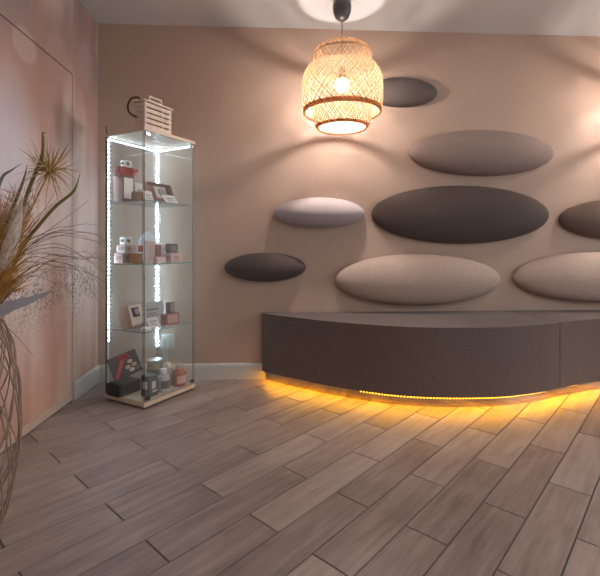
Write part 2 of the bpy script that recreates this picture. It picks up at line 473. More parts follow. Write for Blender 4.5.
module('long curved dark brown upholstered bench module left of the seam, with amber glow', fine[0].x, SF - 0.0008, fine[0].x, SB - 0.0008)
module('dark brown upholstered bench module at the right edge of the photo, right of the seam', SF + 0.0008, 3.8, SB + 0.0008, 3.8)

# ------------------------------------------------------------------ oval cushions on the wall
def cushion(label, cx, cz, a, b, thick, mat):
    bm = B(); n, m = 72, 14
    yb = 0.0
    rings = []
    prof = [(1.0, -0.004), (1.0, 0.010)] + [(cos(pi / 2 * i / m), 0.012 + thick * sin(pi / 2 * i / m) ** 0.9) for i in range(1, m)]
    prof[0] = (0.985, 0.0); prof[1] = (1.0, 0.012)
    for r, y in prof:
        rings.append([bm.verts.new((a * r * cos(2 * pi * i / n), -y, b * r * sin(2 * pi * i / n))) for i in range(n)])
    for p, q in zip(rings, rings[1:]):
        for i in range(n):
            j = (i + 1) % n; bm.faces.new((p[i], p[j], q[j], q[i]))
    c = bm.verts.new((0, -(0.012 + thick), 0))
    for i in range(n): bm.faces.new((rings[-1][i], rings[-1][(i + 1) % n], c))
    bm.faces.new(rings[0])
    o = obj('oval_cushion', bm, mat, None, True, 50)
    o.location = (cx, WY - 0.0005, cz)
    return tag(o, label, 'wall cushion', 'padded oval cushions on the back wall', 'thing')
F_grey = fabric('charcoal_brown_felt', (92, 80, 77)); F_mid = fabric('warm_grey_felt', (142, 122, 114)); F_lilac = fabric('silver_grey_felt', (168, 155, 155))
F_dark = fabric('dark_brown_felt', (78, 64, 59)); F_taupe = fabric('light_taupe_felt', (178, 156, 143)); F_dk2 = fabric('dark_umber_felt', (76, 63, 58)); F_brown = fabric('umber_felt', (94, 76, 66))
cushion('small charcoal oval cushion partly behind the hanging lamp', 0.895, 2.079, 0.272, 0.105, 0.09, F_grey)
cushion('warm grey oval cushion right of and below the lamp, second highest on the wall', 1.498, 1.642, 0.543, 0.168, 0.135, F_mid)
cushion('small silver grey oval cushion below the lamp, with a pale lit top', 0.300, 1.198, 0.323, 0.110, 0.145, F_lilac)
cushion('largest oval cushion, very dark brown, in the middle of the group', 1.343, 1.188, 0.665, 0.214, 0.12, F_dark)
cushion('smallest dark oval cushion, lowest at left, above the bench end', -0.093, 0.804, 0.292, 0.104, 0.10, F_dk2)
cushion('light taupe oval cushion just above the middle of the bench', 1.024, 0.712, 0.612, 0.188, 0.15, F_taupe)
cushion('light taupe oval cushion above the right bench module, cut by the photo edge', 2.43, 0.727, 0.692, 0.192, 0.15, F_taupe)
cushion('dark umber oval cushion at the right edge, level with the largest one', 2.56, 1.155, 0.472, 0.153, 0.11, F_brown)

# ------------------------------------------------------------------ woven pendant lamps
def weave(bm, prof, strands, width, twist):
    # prof: list of (r, z); strips wound both ways round the profile
    L = [0]
    for a, b in zip(prof, prof[1:]): L.append(L[-1] + sqrt((a[0] - b[0]) ** 2 + (a[1] - b[1]) ** 2))
    T = L[-1]
    def at(s):
        for i in range(len(prof) - 1):
            if s <= L[i + 1] + 1e-9:
                u = (s - L[i]) / (L[i + 1] - L[i]); a, b = prof[i], prof[i + 1]
                return a[0] + (b[0] - a[0]) * u, a[1] + (b[1] - a[1]) * u
        return prof[-1]
    steps = max(8, int(T / 0.012))
    for sgn in (1, -1):
        for k in range(strands):
            twk = twist * random.uniform(.96, 1.04); a0 = 2 * pi * (k + random.uniform(-.25, .25)) / strands
            prev = None
            for i in range(steps + 1):
                s = T * i / steps; r, z = at(s); r += sgn * 0.0012
                a = a0 + sgn * twk * s / max(0.05, 0.22)
                hw = width * 0.5 * 1.25 / r
                v = (bm.verts.new((r * cos(a - hw), r * sin(a - hw), z)), bm.verts.new((r * cos(a + hw), r * sin(a + hw), z)))
                if prev: bm.faces.new((prev[0], prev[1], v[1], v[0]))
                prev = v
def band(bm, prof, n=72, t=0.003):
    outer = [[bm.verts.new(((r) * cos(2 * pi * i / n), r * sin(2 * pi * i / n), z)) for i in range(n)] for r, z in prof]
    inner = [[bm.verts.new(((r - t) * cos(2 * pi * i / n), (r - t) * sin(2 * pi * i / n), z)) for i in range(n)] for r, z in prof]
    loop = outer + inner[::-1]
    for k in range(len(loop)):
        a, b = loop[k], loop[(k + 1) % len(loop)]
        for i in range(n):
            j = (i + 1) % n; bm.faces.new((a[i], a[j], b[j], b[i]))
def pendant(label, x, y):
    t = thing('pendant_lamp', label, 'lamp', (x, y, CZ), 0, 'woven bamboo pendant lamps')
    zc = -CZ
    bm = B(); lathe(bm, [(0.012, 0), (0.048, -0.0005), (0.050, -0.020), (0.058, -0.026), (0.060, -0.045), (0.056, -0.080), (0.044, -0.112), (0.026, -0.128), (0.012, -0.133), (0.0, -0.134)], 32)
    obj('ceiling_cup', bm, M_canopy, t, True, 50)
    bm = B(); tube(bm, [(0, 0, -0.132), (0, 0, -0.30), (0, 0, -0.45)], 0.0032, 8); cord = obj('cord', bm, M_black, t, True)
    bm = B(); lathe(bm, [(0.0, -0.425), (0.012, -0.427), (0.020, -0.44), (0.021, -0.492), (0.018, -0.495), (0.0, -0.495)], 24); obj('socket', bm, M_black, t, True, 40)
    bm = B(); lathe(bm, [(0.0, -0.590)] + [(0.044 * sin(pi * q / 14), -0.546 - 0.044 * cos(pi * q / 14)) for q in range(1, 10)] + [(0.034, -0.518), (0.0, -0.518)], 24); bl = obj('bulb', bm, M_bulb, t, True)
    bm = B(); lathe(bm, [(0.0, -0.5175), (0.036, -0.5175), (0.035, -0.510), (0.026, -0.500), (0.018, -0.4955), (0.0, -0.4955)], 24); obj('bulb_collar', bm, M_channel, bl, True, 40)
    # upper collar: opening, rounded shoulder, straight wall down into the barrel
    z = lambda h: h + zc
    bm = B(); weave(bm, [(0.140, z(2.222)), (0.165, z(2.218)), (0.180, z(2.205)), (0.187, z(2.18)), (0.187, z(2.12)), (0.184, z(2.085))], 60, 0.0060, 0.8)
    s = obj('upper_collar', bm, M_bamb, t)
    bm = B(); torus(bm, 0.140, 0.006, z(2.222), 64, 8); torus(bm, 0.187, 0.004, z(2.175), 64, 8); obj('rim', bm, M_bambrim, s, True)
    bm = B(); weave(bm, [(0.196, z(2.105)), (0.222, z(2.092)), (0.243, z(2.062)), (0.256, z(2.02)), (0.259, z(1.97)), (0.258, z(1.88)), (0.253, z(1.84)), (0.244, z(1.812))], 84, 0.0062, 0.75)
    s = obj('barrel', bm, M_bamb, t)
    bm = B(); torus(bm, 0.244, 0.0065, z(1.812), 80, 10); band(bm, [(0.2465, z(1.820)), (0.2505, z(1.834))]); obj('lower_rim', bm, M_bambrim, s, True, 40)
    bm = B(); band(bm, [(0.190, z(2.107)), (0.206, z(2.102)), (0.222, z(2.0925))]); obj('upper_rim', bm, M_bambrim, s, True, 40)
    bm = B(); weave(bm, [(0.186, z(1.862)), (0.184, z(1.80)), (0.181, z(1.75)), (0.176, z(1.728)), (0.160, z(1.716))], 58, 0.0060, 0.8)
    s = obj('lower_collar', bm, M_bamb, t)
    bm = B(); torus(bm, 0.157, 0.0065, z(1.716), 64, 10); band(bm, [(0.160, z(1.7195)), (0.172, z(1.7262))]); obj('rim', bm, M_bambrim, s, True, 40)
    bm = B(); lathe(bm, [(0.0, z(1.7215)), (0.150, z(1.7215)), (0.150, z(1.7225)), (0.0, z(1.7225))], 48); obj('glow_disc', bm, M_glow_disc, t)  # added disc that whitens the bottom opening like an overexposed glow
    # wire spider holding the three rings
    bm = B()
    for k in range(3):
        a = 2 * pi * k / 3 + 0.4
        tube(bm, [(0.02 * cos(a), 0.02 * sin(a), -0.44), (0.187 * cos(a), 0.187 * sin(a), z(2.10)), (0.20 * cos(a), 0.20 * sin(a), z(2.10)), (0.250 * cos(a), 0.250 * sin(a), z(2.03)), (0.250 * cos(a), 0.250 * sin(a), z(1.86)), (0.242 * cos(a), 0.242 * sin(a), z(1.815)), (0.186 * cos(a), 0.186 * sin(a), z(1.85))], 0.0018, 5)
    obj('wire_frame', bm, M_metal, t)
    return t
LX, LY = 0.409, 2.743
lamp = pendant('glowing woven bamboo pendant lamp hanging in front of the wall cushions', LX, LY)
lamp2 = lamp.copy(); C.objects.link(lamp2); lamp2.location = (2.64, LY, CZ)
lamp2['label'] = 'second woven bamboo pendant lamp beyond the right edge of the photo'
for ch in list(lamp.children):
    c = ch.copy(); C.objects.link(c); c.parent = lamp2
    for gch in list(ch.children):
        d = gch.copy(); C.objects.link(d); d.parent = c

# ------------------------------------------------------------------ glass display cabinet
CA = radians(58.0)
ex = Vector((cos(CA), sin(CA))); ey = Vector((-sin(CA), cos(CA)))
NEAR = Vector((-0.780, 2.550)); CW, CD = 0.425, 0.355
CC = NEAR + ex * CW / 2 + ey * CD / 2
ZT = 1.655
cab = thing('display_cabinet', 'tall glass display cabinet with lit white strips standing in the room corner', 'cabinet', (CC.x, CC.y, 0), CA)
hw, hd = CW / 2, CD / 2
bm = B(); box(bm, (0, 0, 0.006), (CW - 0.05, CD - 0.05, 0.012)); obj('plinth', bm, M_black, cab)
bm = B(); box(bm, (0, 0, 0.024), (CW, CD, 0.026), 0.0015); obj('base_plate', bm, M_birch, cab)
bm = B(); box(bm, (0, 0, ZT - 0.010), (CW, CD, 0.020), 0.0015); obj('top_plate', bm, M_birch, cab)
GZ0, GZ1 = 0.0372, ZT - 0.0202
gh = GZ1 - GZ0; gc = (GZ0 + GZ1) / 2
def pane(name, c, s, thin):
    bm = B(); box(bm, c, s)
    bm.normal_update()
    for f in bm.faces:
        if abs(f.normal[thin]) < 0.5: f.material_index = 1
    return obj(name, bm, [M_glass, M_gedge], cab)
T = 0.005; i_ = 0.006
pane('side_glass', (-hw + i_, 0.004, gc), (T, CD - 0.028, gh), 0)
pane('side_glass', (hw - i_, 0.004, gc), (T, CD - 0.028, gh), 0)
pane('back_glass', (0, hd - i_, gc), (CW - 0.008, T, gh), 1)
dr = pane('glass_door', (0, -hd + i_, gc), (CW - 0.010, T, gh - 0.004), 1)
for zz in (GZ0 + 0.022, GZ1 - 0.018):
    bm = B(); box(bm, (-hw + 0.030, -hd + i_, zz), (0.032, 0.014, 0.024), 0.002); obj('hinge', bm, M_metal if zz > 1 else M_black, dr)
    bm = B(); box(bm, (hw - 0.024, -hd + i_, zz), (0.022, 0.014, 0.018), 0.002); obj('door_catch', bm, M_metal if zz > 1 else M_black, dr)
SZ = (0.445, 0.848, 1.230)
for zs in SZ:
    bm = B(); box(bm, (0, 0.002, zs - 0.003), (CW - 0.030, CD - 0.034, 0.005)); bm.normal_update()
    for f in bm.faces:
        if abs(f.normal.z) < 0.5: f.material_index = 1
    sh = obj('glass_shelf', bm, [M_shelfglass, M_shelfedge], cab)
    for sx in (-1, 1):
        for sy in (-1, 1):
            bm = B(); box(bm, (sx * (hw - 0.0118), sy * (hd - 0.05), zs - 0.009), (0.0055, 0.010, 0.006), 0.001); obj('shelf_pin', bm, M_metal, sh)
def strip(p0, p1, off, face, led=None):
    p0, p1 = Vector(p0), Vector(p1); d = p1 - p0; L = d.length; d.normalize(); nrm = Vector(face).normalized(); sd = d.cross(nrm)
    Mx = Matrix((sd, d, nrm)).transposed().to_4x4(); Mx.translation = p0
    bm = B(); box(bm, (0, L / 2, 0), (0.010, L, 0.003), 0, Mx); s = obj('led_strip', bm, M_channel, cab)
    bm = B(); n = int(L / 0.026)
    for k in range(n): box(bm, (0, (k + 0.5) * L / n, 0.0045), (0.0055, 0.010, 0.006), 0, Mx)
    obj('led_beads', bm, led or M_led, s); return s
e = 0.014
strip((-hw + e, hd - e, 0.355), (-hw + e, hd - e, GZ1 - 0.004), 0, (1, -1, 0))
strip((hw - e, hd - e, 0.245), (hw - e, hd - e, GZ1 - 0.004), 0, (-1, -1, 0))
strip((-hw + 0.02, hd - e, GZ1 - 0.010), (hw - 0.02, hd - e, GZ1 - 0.010), 0, (0, -1, -1), M_led2)
strip((hw - e, hd - 0.02, GZ1 - 0.010), (hw - e, -hd + 0.03, GZ1 - 0.010), 0, (-1, 0, -1), M_led2)
bm = B(); box(bm, (-hw + e, hd - e, 0.195), (0.010, 0.010, 0.315), 0.001); obj('strip_channel', bm, M_channel, cab)
bm = B(); tube(bm, spline([(-hw + 0.02, hd - 0.004, ZT + 0.002), (-hw + 0.012, hd - 0.002, ZT + 0.02), (-hw + 0.012, hd + 0.002, ZT + 0.05)], 5), 0.003, 6); obj('cable_end', bm, M_black, cab)

# where a photo column crosses the cabinet's inside, t of the way from front to back; local (x, y)
def inside(px, t, m=0.03):
    r = ray(px, HY); dl = Vector((Vector((r.x, r.y)).dot(ex), Vector((r.x, r.y)).dot(ey))); o = Vector(((-CC).dot(ex), (-CC).dot(ey)))
    lo, hi = -1e9, 1e9
    for a, lim in ((0, hw - m), (1, hd - m)):
        t1, t2 = (-lim - o[a]) / dl[a], (lim - o[a]) / dl[a]
        lo, hi = max(lo, min(t1, t2)), min(hi, max(t1, t2))
    q = o + dl * (lo + (hi - lo) * t)
    return ex * q.x + ey * q.y + CC
def wl(p, z): return (p.x, p.y, z)
mats = {}
def col(rgb, rough=0.55):
    k = (rgb, rough)
    if k not in mats: mats[k] = plain('card_%d_%d_%d' % rgb, rgb, rough, var=0.06)
    return mats[k]
BR, RED, WHT, PNK, GRY, DK = (122, 70, 58), (146, 38, 32), (226, 224, 224), (190, 160, 154), (140, 132, 132), (58, 46, 46)
E6 = 0.0008
def gift_box(label, px, t, z, sx, sy, h, rgb, rz=0.0, front=None, lid=None, emblem=None, m=0.03, name='gift_box', left=None):
    p = inside(px, t, m)
    b = thing(name, label, 'box', wl(p, z + E6), CA + rz, 'gift packages in the cabinet')
    hb = h * (0.78 if lid else 1.0)
    bm = B(); box(bm, (0, 0, hb / 2), (sx, sy, hb), 0.0015); obj('body', bm, col(rgb), b)
    if lid:
        bm = B(); box(bm, (0, 0, hb + (h - hb) / 2 + 0.0003), (sx + 0.004, sy + 0.004, h - hb), 0.0015); obj('lid', bm, col(lid), b)
    if front:
        bm = B(); box(bm, (0, -sy / 2 - 0.0007, hb * 0.52), (sx * 0.8, 0.001, hb * 0.78)); obj('front_label', bm, col(front), b)
    if left:
        bm = B(); box(bm, (-sx / 2 - 0.0007, 0, hb * 0.52), (0.001, sy * 0.8, hb * 0.78)); obj('side_label', bm, col(left), b)
    if emblem:
        bm = B(); box(bm, (0, -sy / 2 - 0.0015, hb * 0.55), (sx * 0.45, 0.0008, hb * 0.35)); box(bm, (sx * .1, -sy / 2 - 0.0015, hb * 0.25), (sx * 0.5, 0.0008, hb * 0.08)); obj('printed_mark', bm, col(emblem), b)
        if left is None:
            bm = B(); box(bm, (-sx / 2 - 0.0007, 0, hb * 0.55), (0.001, sy * 0.6, hb * 0.35)); obj('printed_mark', bm, col(emblem), b)
    return b
def bow(parent, x, y, z, s, mat):
    bm = B()
    for sg in (-1, 1):
        tube(bm, spline([(x, y, z), (x + sg * s, y - s * .4, z + s * .7), (x + sg * s * 1.3, y - s * .2, z + s * .1), (x, y, z)], 6), s * 0.22, 6)
        tube(bm, spline([(x, y, z), (x + sg * s * .5, y - s * .3, z - s * .6), (x + sg * s * .9, y - s * .3, z - s * 1.3)], 6), s * 0.16, 6)
    return obj('bow', bm, mat, parent, True)
M_ribbon = plain('red_ribbon', (186, 30, 34), 0.35, var=0.1)
def card(label, px, t, z, sx, h, tilt, rgb, rz=0.0, mark=GRY, cat='card', name='greeting_card', m=0.03):
    p = inside(px, t, m)
    Mx = Matrix.Rotation(-tilt, 4, 'X')
    b = thing(name, label, cat, wl(p, z + E6 + 0.003 * abs(sin(tilt))), CA + rz, 'cards in the cabinet')
    bm = B(); box(bm, (0, 0, h / 2), (sx, 0.002, h), 0, Mx); obj('sheet', bm, col(rgb), b)
    bm = B()
    box(bm, (0, -0.0014, h * 0.62), (sx * .6, 0.0006, h * .10), 0, Mx); box(bm, (-sx * .08, -0.0014, h * 0.42), (sx * .44, 0.0006, h * .05), 0, Mx); box(bm, (0, -0.0014, h * 0.3), (sx * .56, 0.0006, h * .05), 0, Mx)
    obj('printed_lines', bm, col(mark), b); return b

# upper shelf
z1, z2, z3 = SZ[2], SZ[1], SZ[0]; z0 = 0.0372
gift_box('tall reddish brown box with white front standing at the left of the upper shelf', 124, 0.52, z1, 0.085, 0.085, 0.165, BR, 0, front=WHT)
rb = gift_box('flat red box with a bow, on top of the tall reddish brown box', 124, 0.52, z1 + 0.167, 0.105, 0.060, 0.052, RED)
bow(rb, 0.042, -0.036, 0.030, 0.020, M_ribbon)
gift_box('small white box with dark mark, topmost on the red box', 126, 0.50, z1 + 0.221, 0.055, 0.036, 0.040, WHT, 0, emblem=DK)
gift_box('small low brown box at the front glass edge of the upper shelf', 137.5, 0.26, z1, 0.060, 0.038, 0.058, (128, 82, 70), 0, m=0.022)
card('white card leaning behind the small low brown box on the upper shelf', 140.5, 0.52, z1, 0.060, 0.125, 0.12, (214, 208, 206))
# open gift tray, tipped back
p = inside(163, 0.70)
tr = thing('gift_tray', 'open brown gift box tipped up to show its pale round content, upper shelf', 'box', wl(p, z1 + 0.006), CA, 'gift packages in the cabinet')
Mx = Matrix.Rotation(-0.42, 4, 'X')
bm = B(); box(bm, (0, 0.012, 0.075), (0.215, 0.003, 0.145), 0, Mx); obj('back_panel', bm, col((128, 70, 62)), tr)
bm = B()
for c, s in (((-0.107, -0.006, 0.075), (0.005, 0.036, 0.15)), ((0.107, -0.006, 0.075), (0.005, 0.036, 0.15)), ((0, -0.006, 0.149), (0.219, 0.036, 0.005)), ((0, -0.006, 0.002), (0.219, 0.036, 0.005))): box(bm, c, s, 0.001, Mx)
obj('rim', bm, col((176, 134, 122)), tr)
bm = B(); box(bm, (0.012, 0.002, 0.085), (0.10, 0.014, 0.095), 0.002, Mx); ins = obj('insert', bm, col((208, 202, 202)), tr)
bm = B(); lathe(bm, [(0.0, -0.004), (0.030, -0.004), (0.033, 0.0), (0.030, 0.005), (0.0, 0.007)], 24); bmesh.ops.transform(bm, matrix=Mx @ Matrix.Translation((0.018, -0.010, 0.088)) @ Matrix.Rotation(pi / 2, 4, 'X'), verts=bm.verts); obj('round_soap', bm, col((150, 148, 150)), ins, True, 40)
bm = B(); box(bm, (0.0, -0.004, 0.022), (0.20, 0.026, 0.034), 0.002, Mx); obj('lower_insert', bm, col((140, 84, 72)), tr)
card('white card leaning at the left of the open gift tray', 150, 0.30, z1, 0.075, 0.075, 0.35, (222, 210, 208), 0.1)
card('white card leaning at the right of the open gift tray, by the right glass edge', 173, 0.34, z1, 0.10, 0.080, 0.75, (228, 224, 224), -0.1)
# middle shelf
gift_box('pinkish box at the lower left of the middle shelf stack', 122, 0.62, z2, 0.055, 0.080, 0.062, (170, 132, 126), 0, emblem=(140, 98, 92))
gift_box('amber brown box beside the pinkish box at lower left, middle shelf', 135.5, 0.50, z2, 0.070, 0.040, 0.060, (142, 92, 44), 0, front=(158, 104, 50))
gift_box('grey pink box standing on the pinkish one at left, middle shelf', 124.5, 0.60, z2 + 0.064, 0.055, 0.078, 0.050, (186, 166, 162), 0, emblem=(150, 118, 114))
gift_box('small white box with dark emblem crowning the left stack of the middle shelf', 126, 0.58, z2 + 0.116, 0.055, 0.050, 0.046, WHT, 0, emblem=DK)
gift_box('small white and brown box on the amber brown one, middle shelf', 138.5, 0.52, z2 + 0.062, 0.052, 0.040, 0.052, (228, 222, 220), 0, front=(150, 100, 84))
gift_box('tall pinkish carton behind the glass door edge, middle shelf', 149.5, 0.24, z2, 0.050, 0.038, 0.140, (200, 172, 164), 0, front=(188, 158, 150), m=0.022)
gift_box('tall red brown carton in the middle of the middle shelf', 156, 0.40, z2, 0.050, 0.045, 0.118, (146, 84, 72), 0, front=(120, 64, 54))
gift_box('low pink box in front of the tall red brown carton, middle shelf', 159.5, 0.16, z2, 0.075, 0.032, 0.040, (206, 166, 166), 0, front=(214, 186, 186), m=0.022)
gift_box('pink patterned box at the right end of the middle shelf', 174, 0.50, z2, 0.100, 0.050, 0.060, (196, 160, 158), 0, emblem=(168, 126, 126))
gift_box('dark grey square box on the pink patterned box, middle shelf', 171.5, 0.50, z2 + 0.062, 0.066, 0.045, 0.062, (92, 82, 80), 0, emblem=(140, 112, 104))
def bottle(label, px, t, z, r, h, body, cap, liquid=None, m=0.03, name='bottle', cat='bottle'):
    p = inside(px, t, m)
    b = thing(name, label, cat, wl(p, z + E6), CA, 'bottles and jars in the cabinet')
    bm = B(); lathe(bm, [(0, 0), (r * .92, 0), (r, 0.004), (r, h * .58), (r * .86, h * .70), (r * .5, h * .78), (r * .45, h * .82), (0, h * .82)], 24); obj('body', bm, body, b, True, 40)
    bm = B(); lathe(bm, [(0, h * .80), (r * .58, h * .80), (r * .58, h * .985), (r * .52, h), (0, h)], 20); obj('cap', bm, cap, b, True, 40)
    if liquid is not None:
        bm = B()
        a0, a1 = pi + 0.4, 2 * pi - 0.7
        v = []
        for i in range(9):
            a = a0 + (a1 - a0) * i / 8
            v.append([bm.verts.new((q * cos(a), q * sin(a), zz)) for q, zz in ((r + .0006, h * .15), (r + .0006, h * .50), (r - .001, h * .50), (r - .001, h * .15))])
        for s, u in zip(v, v[1:]):
            for i in range(4): bm.faces.new((s[i], s[(i + 1) % 4], u[(i + 1) % 4], u[i]))
        bm.faces.new(v[0]); bm.faces.new(v[-1])
        obj('label_wrap', bm, liquid, b, True, 40)
    return b
bottle('slim white bottle on the middle shelf, left of the dark grey box', 163.5, 0.50, z2, 0.022, 0.115, col((226, 226, 230)), col((240, 240, 242)), col((206, 200, 204)))
# crumpled tulle
p = inside(148, 0.80, 0.075)
bm = B(); bmesh.ops.create_icosphere(bm, subdivisions=4, radius=0.06)
for v in bm.verts:
    q = v.co.copy(); n_ = noise.noise(q * 40) * 0.4 + noise.noise(q * 90) * 0.25
    v.co = Vector((q.x * 1.25, q.y * 0.9, (q.z + 0.06) * 1.65)) + q.normalized() * n_ * 0.034
    v.co.z = max(v.co.z, 0.0)
    v.co.x *= 0.75 + 2.0 * max(0, 0.09 - abs(v.co.z - 0.1))
k = N('white_tulle'); k.b.inputs['Base Color'].default_value = s2l((232, 236, 242)); k.b.inputs['Alpha'].default_value = 0.72; k.b.inputs['Roughness'].default_value = 0.6
o = obj('tulle_bundle', bm, k.m, None, True); o.location = wl(p, z2 + 0.001); o.rotation_euler = (0, 0, CA)
tag(o, 'crumpled white tulle standing behind the cartons of the middle shelf', 'fabric')
# lower shelf
p = inside(138, 0.40, 0.05)
b = thing('gift_box', 'brown window box leaning over at the left of the lower shelf', 'box', wl(p, z3 + 0.006), CA + 0.15, 'gift packages in the cabinet')
Mx = Matrix.Rotation(-0.32, 4, 'X')
bm = B(); box(bm, (0, 0.03, 0.072), (0.125, 0.085, 0.140), 0.002, Mx); obj('body', bm, col((158, 116, 96)), b)
bm = B(); box(bm, (0, -0.0135, 0.075), (0.112, 0.0015, 0.128), 0, Mx); fr = obj('front_label', bm, col((206, 190, 182)), b)
bm = B(); box(bm, (-0.004, -0.015, 0.090), (0.062, 0.0015, 0.060), 0, Mx); obj('window', bm, col((50, 44, 50), .3), fr)
bm = B(); lathe(bm, [(0, 0), (0.020, 0), (0.020, 0.003), (0, 0.004)], 20); bmesh.ops.transform(bm, matrix=Mx @ Matrix.Translation((0.004, -0.0155, 0.092)) @ Matrix.Rotation(pi / 2, 4, 'X'), verts=bm.verts); obj('printed_mark', bm, col((150, 140, 150)), fr)
card('pale grey sheet standing at the back of the lower shelf', 153, 0.80, z3, 0.18, 0.135, 0.06, (186, 184, 188), 0, name='paper_sheet', cat='card')
gift_box('brown red box at the right of the lower shelf', 170, 0.42, z3, 0.115, 0.050, 0.070, (152, 76, 62), 0, front=(190, 150, 138))
gift_box('small dark upright box on the brown red box of the lower shelf', 170.5, 0.44, z3 + 0.072, 0.044, 0.036, 0.070, (92, 80, 78), 0, front=(150, 126, 118))
card('white card leaning in front at the centre of the lower shelf', 155.5, 0.18, z3, 0.085, 0.070, 0.55, (206, 200, 200), -0.05, m=0.024)
p = inside(146.5, 0.12, 0.024)
bm = B(); lathe(bm, [(0, 0), (0.028, 0), (0.030, 0.004), (0.030, 0.015), (0.027, 0.018), (0, 0.018)], 24)
o = obj('round_tin', bm, col((226, 222, 218), .3), None, True, 40); o.location = wl(p, z3 + E6); tag(o, 'low round white tin at the front corner of the lower shelf', 'tin')
# base
gift_box('wide black box lying flat at the left of the cabinet floor', 124, 0.42, z0, 0.165, 0.11, 0.072, (44, 42, 42), 0, m=0.045, left=(54, 50, 46))
p = inside(128.5, 0.44, 0.06)
p = p + ex * 0.012 - ey * 0.004
b = thing('gift_box', 'tilted black gift box with red ribbon and chocolates picture, cabinet floor', 'box', wl(p, z0 + 0.0800), CA - 0.50, 'gift packages in the cabinet')
Mx = Matrix.Rotation(-0.25, 4, 'X') @ Matrix.Rotation(-0.30, 4, 'Y')
bm = B(); box(bm, (0.0, 0.012, 0.094), (0.175, 0.034, 0.146), 0.002, Mx); obj('body', bm, col((48, 42, 42), .35), b)
bm = B(); box(bm, (-0.022, -0.0058, 0.088), (0.020, 0.0014, 0.150), 0, Mx @ Matrix.Translation((-0.030, 0, 0.094)) @ Matrix.Rotation(0.62, 4, 'Y') @ Matrix.Translation((0.022, 0, -0.088))); rbn = obj('ribbon', bm, M_ribbon, b)
bm = B()
for sg in (-1, 1): tube(bm, spline([Mx @ Vector((0.0, -0.010, 0.138)), Mx @ Vector((0.0 + sg * .022, -0.022, 0.156)), Mx @ Vector((0.0 + sg * .03, -0.014, 0.136)), Mx @ Vector((0.0, -0.010, 0.138))], 6), 0.0045, 6)
obj('bow', bm, M_ribbon, rbn, True)
for cx_, cz_, rgb in ((0.032, 0.105, (196, 168, 120)), (0.010, 0.075, (190, 170, 150)), (0.050, 0.078, (176, 150, 160)), (0.028, 0.052, (214, 196, 180)), (0.062, 0.050, (128, 86, 70))):
    bm = B(); lathe(bm, [(0, 0), (0.017, 0), (0.015, 0.002), (0, 0.003)], 16); bmesh.ops.transform(bm, matrix=Mx @ Matrix.Translation((cx_, -0.0055, cz_)) @ Matrix.Rotation(pi / 2, 4, 'X') @ Matrix.Scale(0.7, 4, (0, 1, 0)), verts=bm.verts); obj('pictured_chocolate', bm, col(rgb), b)
gift_box('black box with a pale label standing at the near corner of the cabinet floor', 149.5, 0.20, z0, 0.070, 0.072, 0.125, (46, 43, 44), 0, m=0.024, emblem=(184, 180, 180))
p = inside(155, 0.66, 0.05)
b = thing('jar', 'wide glass jar with silver lid behind the black box on the cabinet floor', 'jar', wl(p, z0 + E6), CA, 'bottles and jars in the cabinet')
bm = B(); lathe(bm, [(0, 0), (0.046, 0), (0.050, 0.005), (0.050, 0.135), (0.044, 0.145), (0, 0.145)], 28); obj('body', bm, col((120, 112, 84), .3), b, True, 40)
bm = B(); lathe(bm, [(0, 0.1455), (0.052, 0.1455), (0.053, 0.150), (0.053, 0.166), (0.050, 0.169), (0, 0.170)], 28); obj('lid', bm, M_metal, b, True, 40)
bm = B(); lathe(bm, [(0.0495, 0.05), (0.0507, 0.05), (0.0507, 0.11), (0.0495, 0.11)], 28, cap=False); obj('label_band', bm, col((70, 62, 52)), b, True, 40)
bottle('clear bottle with a white cap, nearest the door on the cabinet floor', 163.5, 0.20, z0, 0.038, 0.140, col((186, 180, 180), .2), col((214, 212, 210), .3), col((96, 66, 66)), m=0.024)
bottle('pale bottle half hidden behind the white capped bottle, cabinet floor', 168, 0.56, z0, 0.032, 0.145, col((168, 160, 158), .2), col((200, 198, 196), .3), col((150, 140, 136)))
bottle('jar of red contents with grey cap at the right of the cabinet floor', 179.5, 0.42, z0, 0.042, 0.140, col((160, 62, 56), .25), col((150, 146, 142), .35), col((206, 150, 140)), name='jar', cat='jar')

# ------------------------------------------------------------------ slatted crate on the cabinet
CX, CY, CH = 0.210, 0.080, 0.160
def cpt(px, t): return inside(px, t, 0.0)
cr_o = NEAR + ex * (0.028 + CX / 2) + ey * (0.030 + CY / 2)
cr = thing('slatted_crate', 'small white slatted wooden crate with a handle, on top of the glass cabinet', 'crate', (cr_o.x, cr_o.y, ZT + 0.0008), CA)
bm = B(); box(bm, (0, 0, 0.005), (CX - 0.012, CY - 0.012, 0.010), 0.001); obj('bottom_board', bm, M_crate, cr)
for sx in (-1, 1):
    for sy in (-1, 1):
        bm = B(); box(bm, (sx * (CX / 2 - 0.009), sy * (CY / 2 - 0.009), CH / 2), (0.018, 0.018, CH), 0.001); obj('corner_post', bm, M_crate, cr)
for k in range(5):
    zz = 0.017 + k * 0.0315
    for sy in (-1, 1):
        bm = B(); box(bm, (0, sy * (CY / 2 + 0.0022), zz), (CX, 0.004, 0.022), 0.001); obj('slat', bm, M_crate, cr)
    for sx in (-1, 1):
        bm = B(); box(bm, (sx * (CX / 2 + 0.0022), 0, zz), (0.004, CY - 0.002, 0.022), 0.001); obj('slat', bm, M_crate, cr)
bm = B(); box(bm, (0, 0, CH + 0.005), (CX + 0.022, CY + 0.022, 0.009), 0.0015); obj('lid', bm, M_crate, cr)
bm = B(); box(bm, (-0.028, -CY / 2 - 0.005, CH + 0.0115), (0.10, 0.010, 0.004)); box(bm, (-0.073, -CY / 2 - 0.005, CH + 0.021), (0.010, 0.010, 0.022), 0.001); box(bm, (0.017, -CY / 2 - 0.005, CH + 0.021), (0.010, 0.010, 0.022), 0.001); box(bm, (-0.028, -CY / 2 - 0.005, CH + 0.034), (0.100, 0.010, 0.010), 0.001); obj('handle', bm, M_crate, cr)
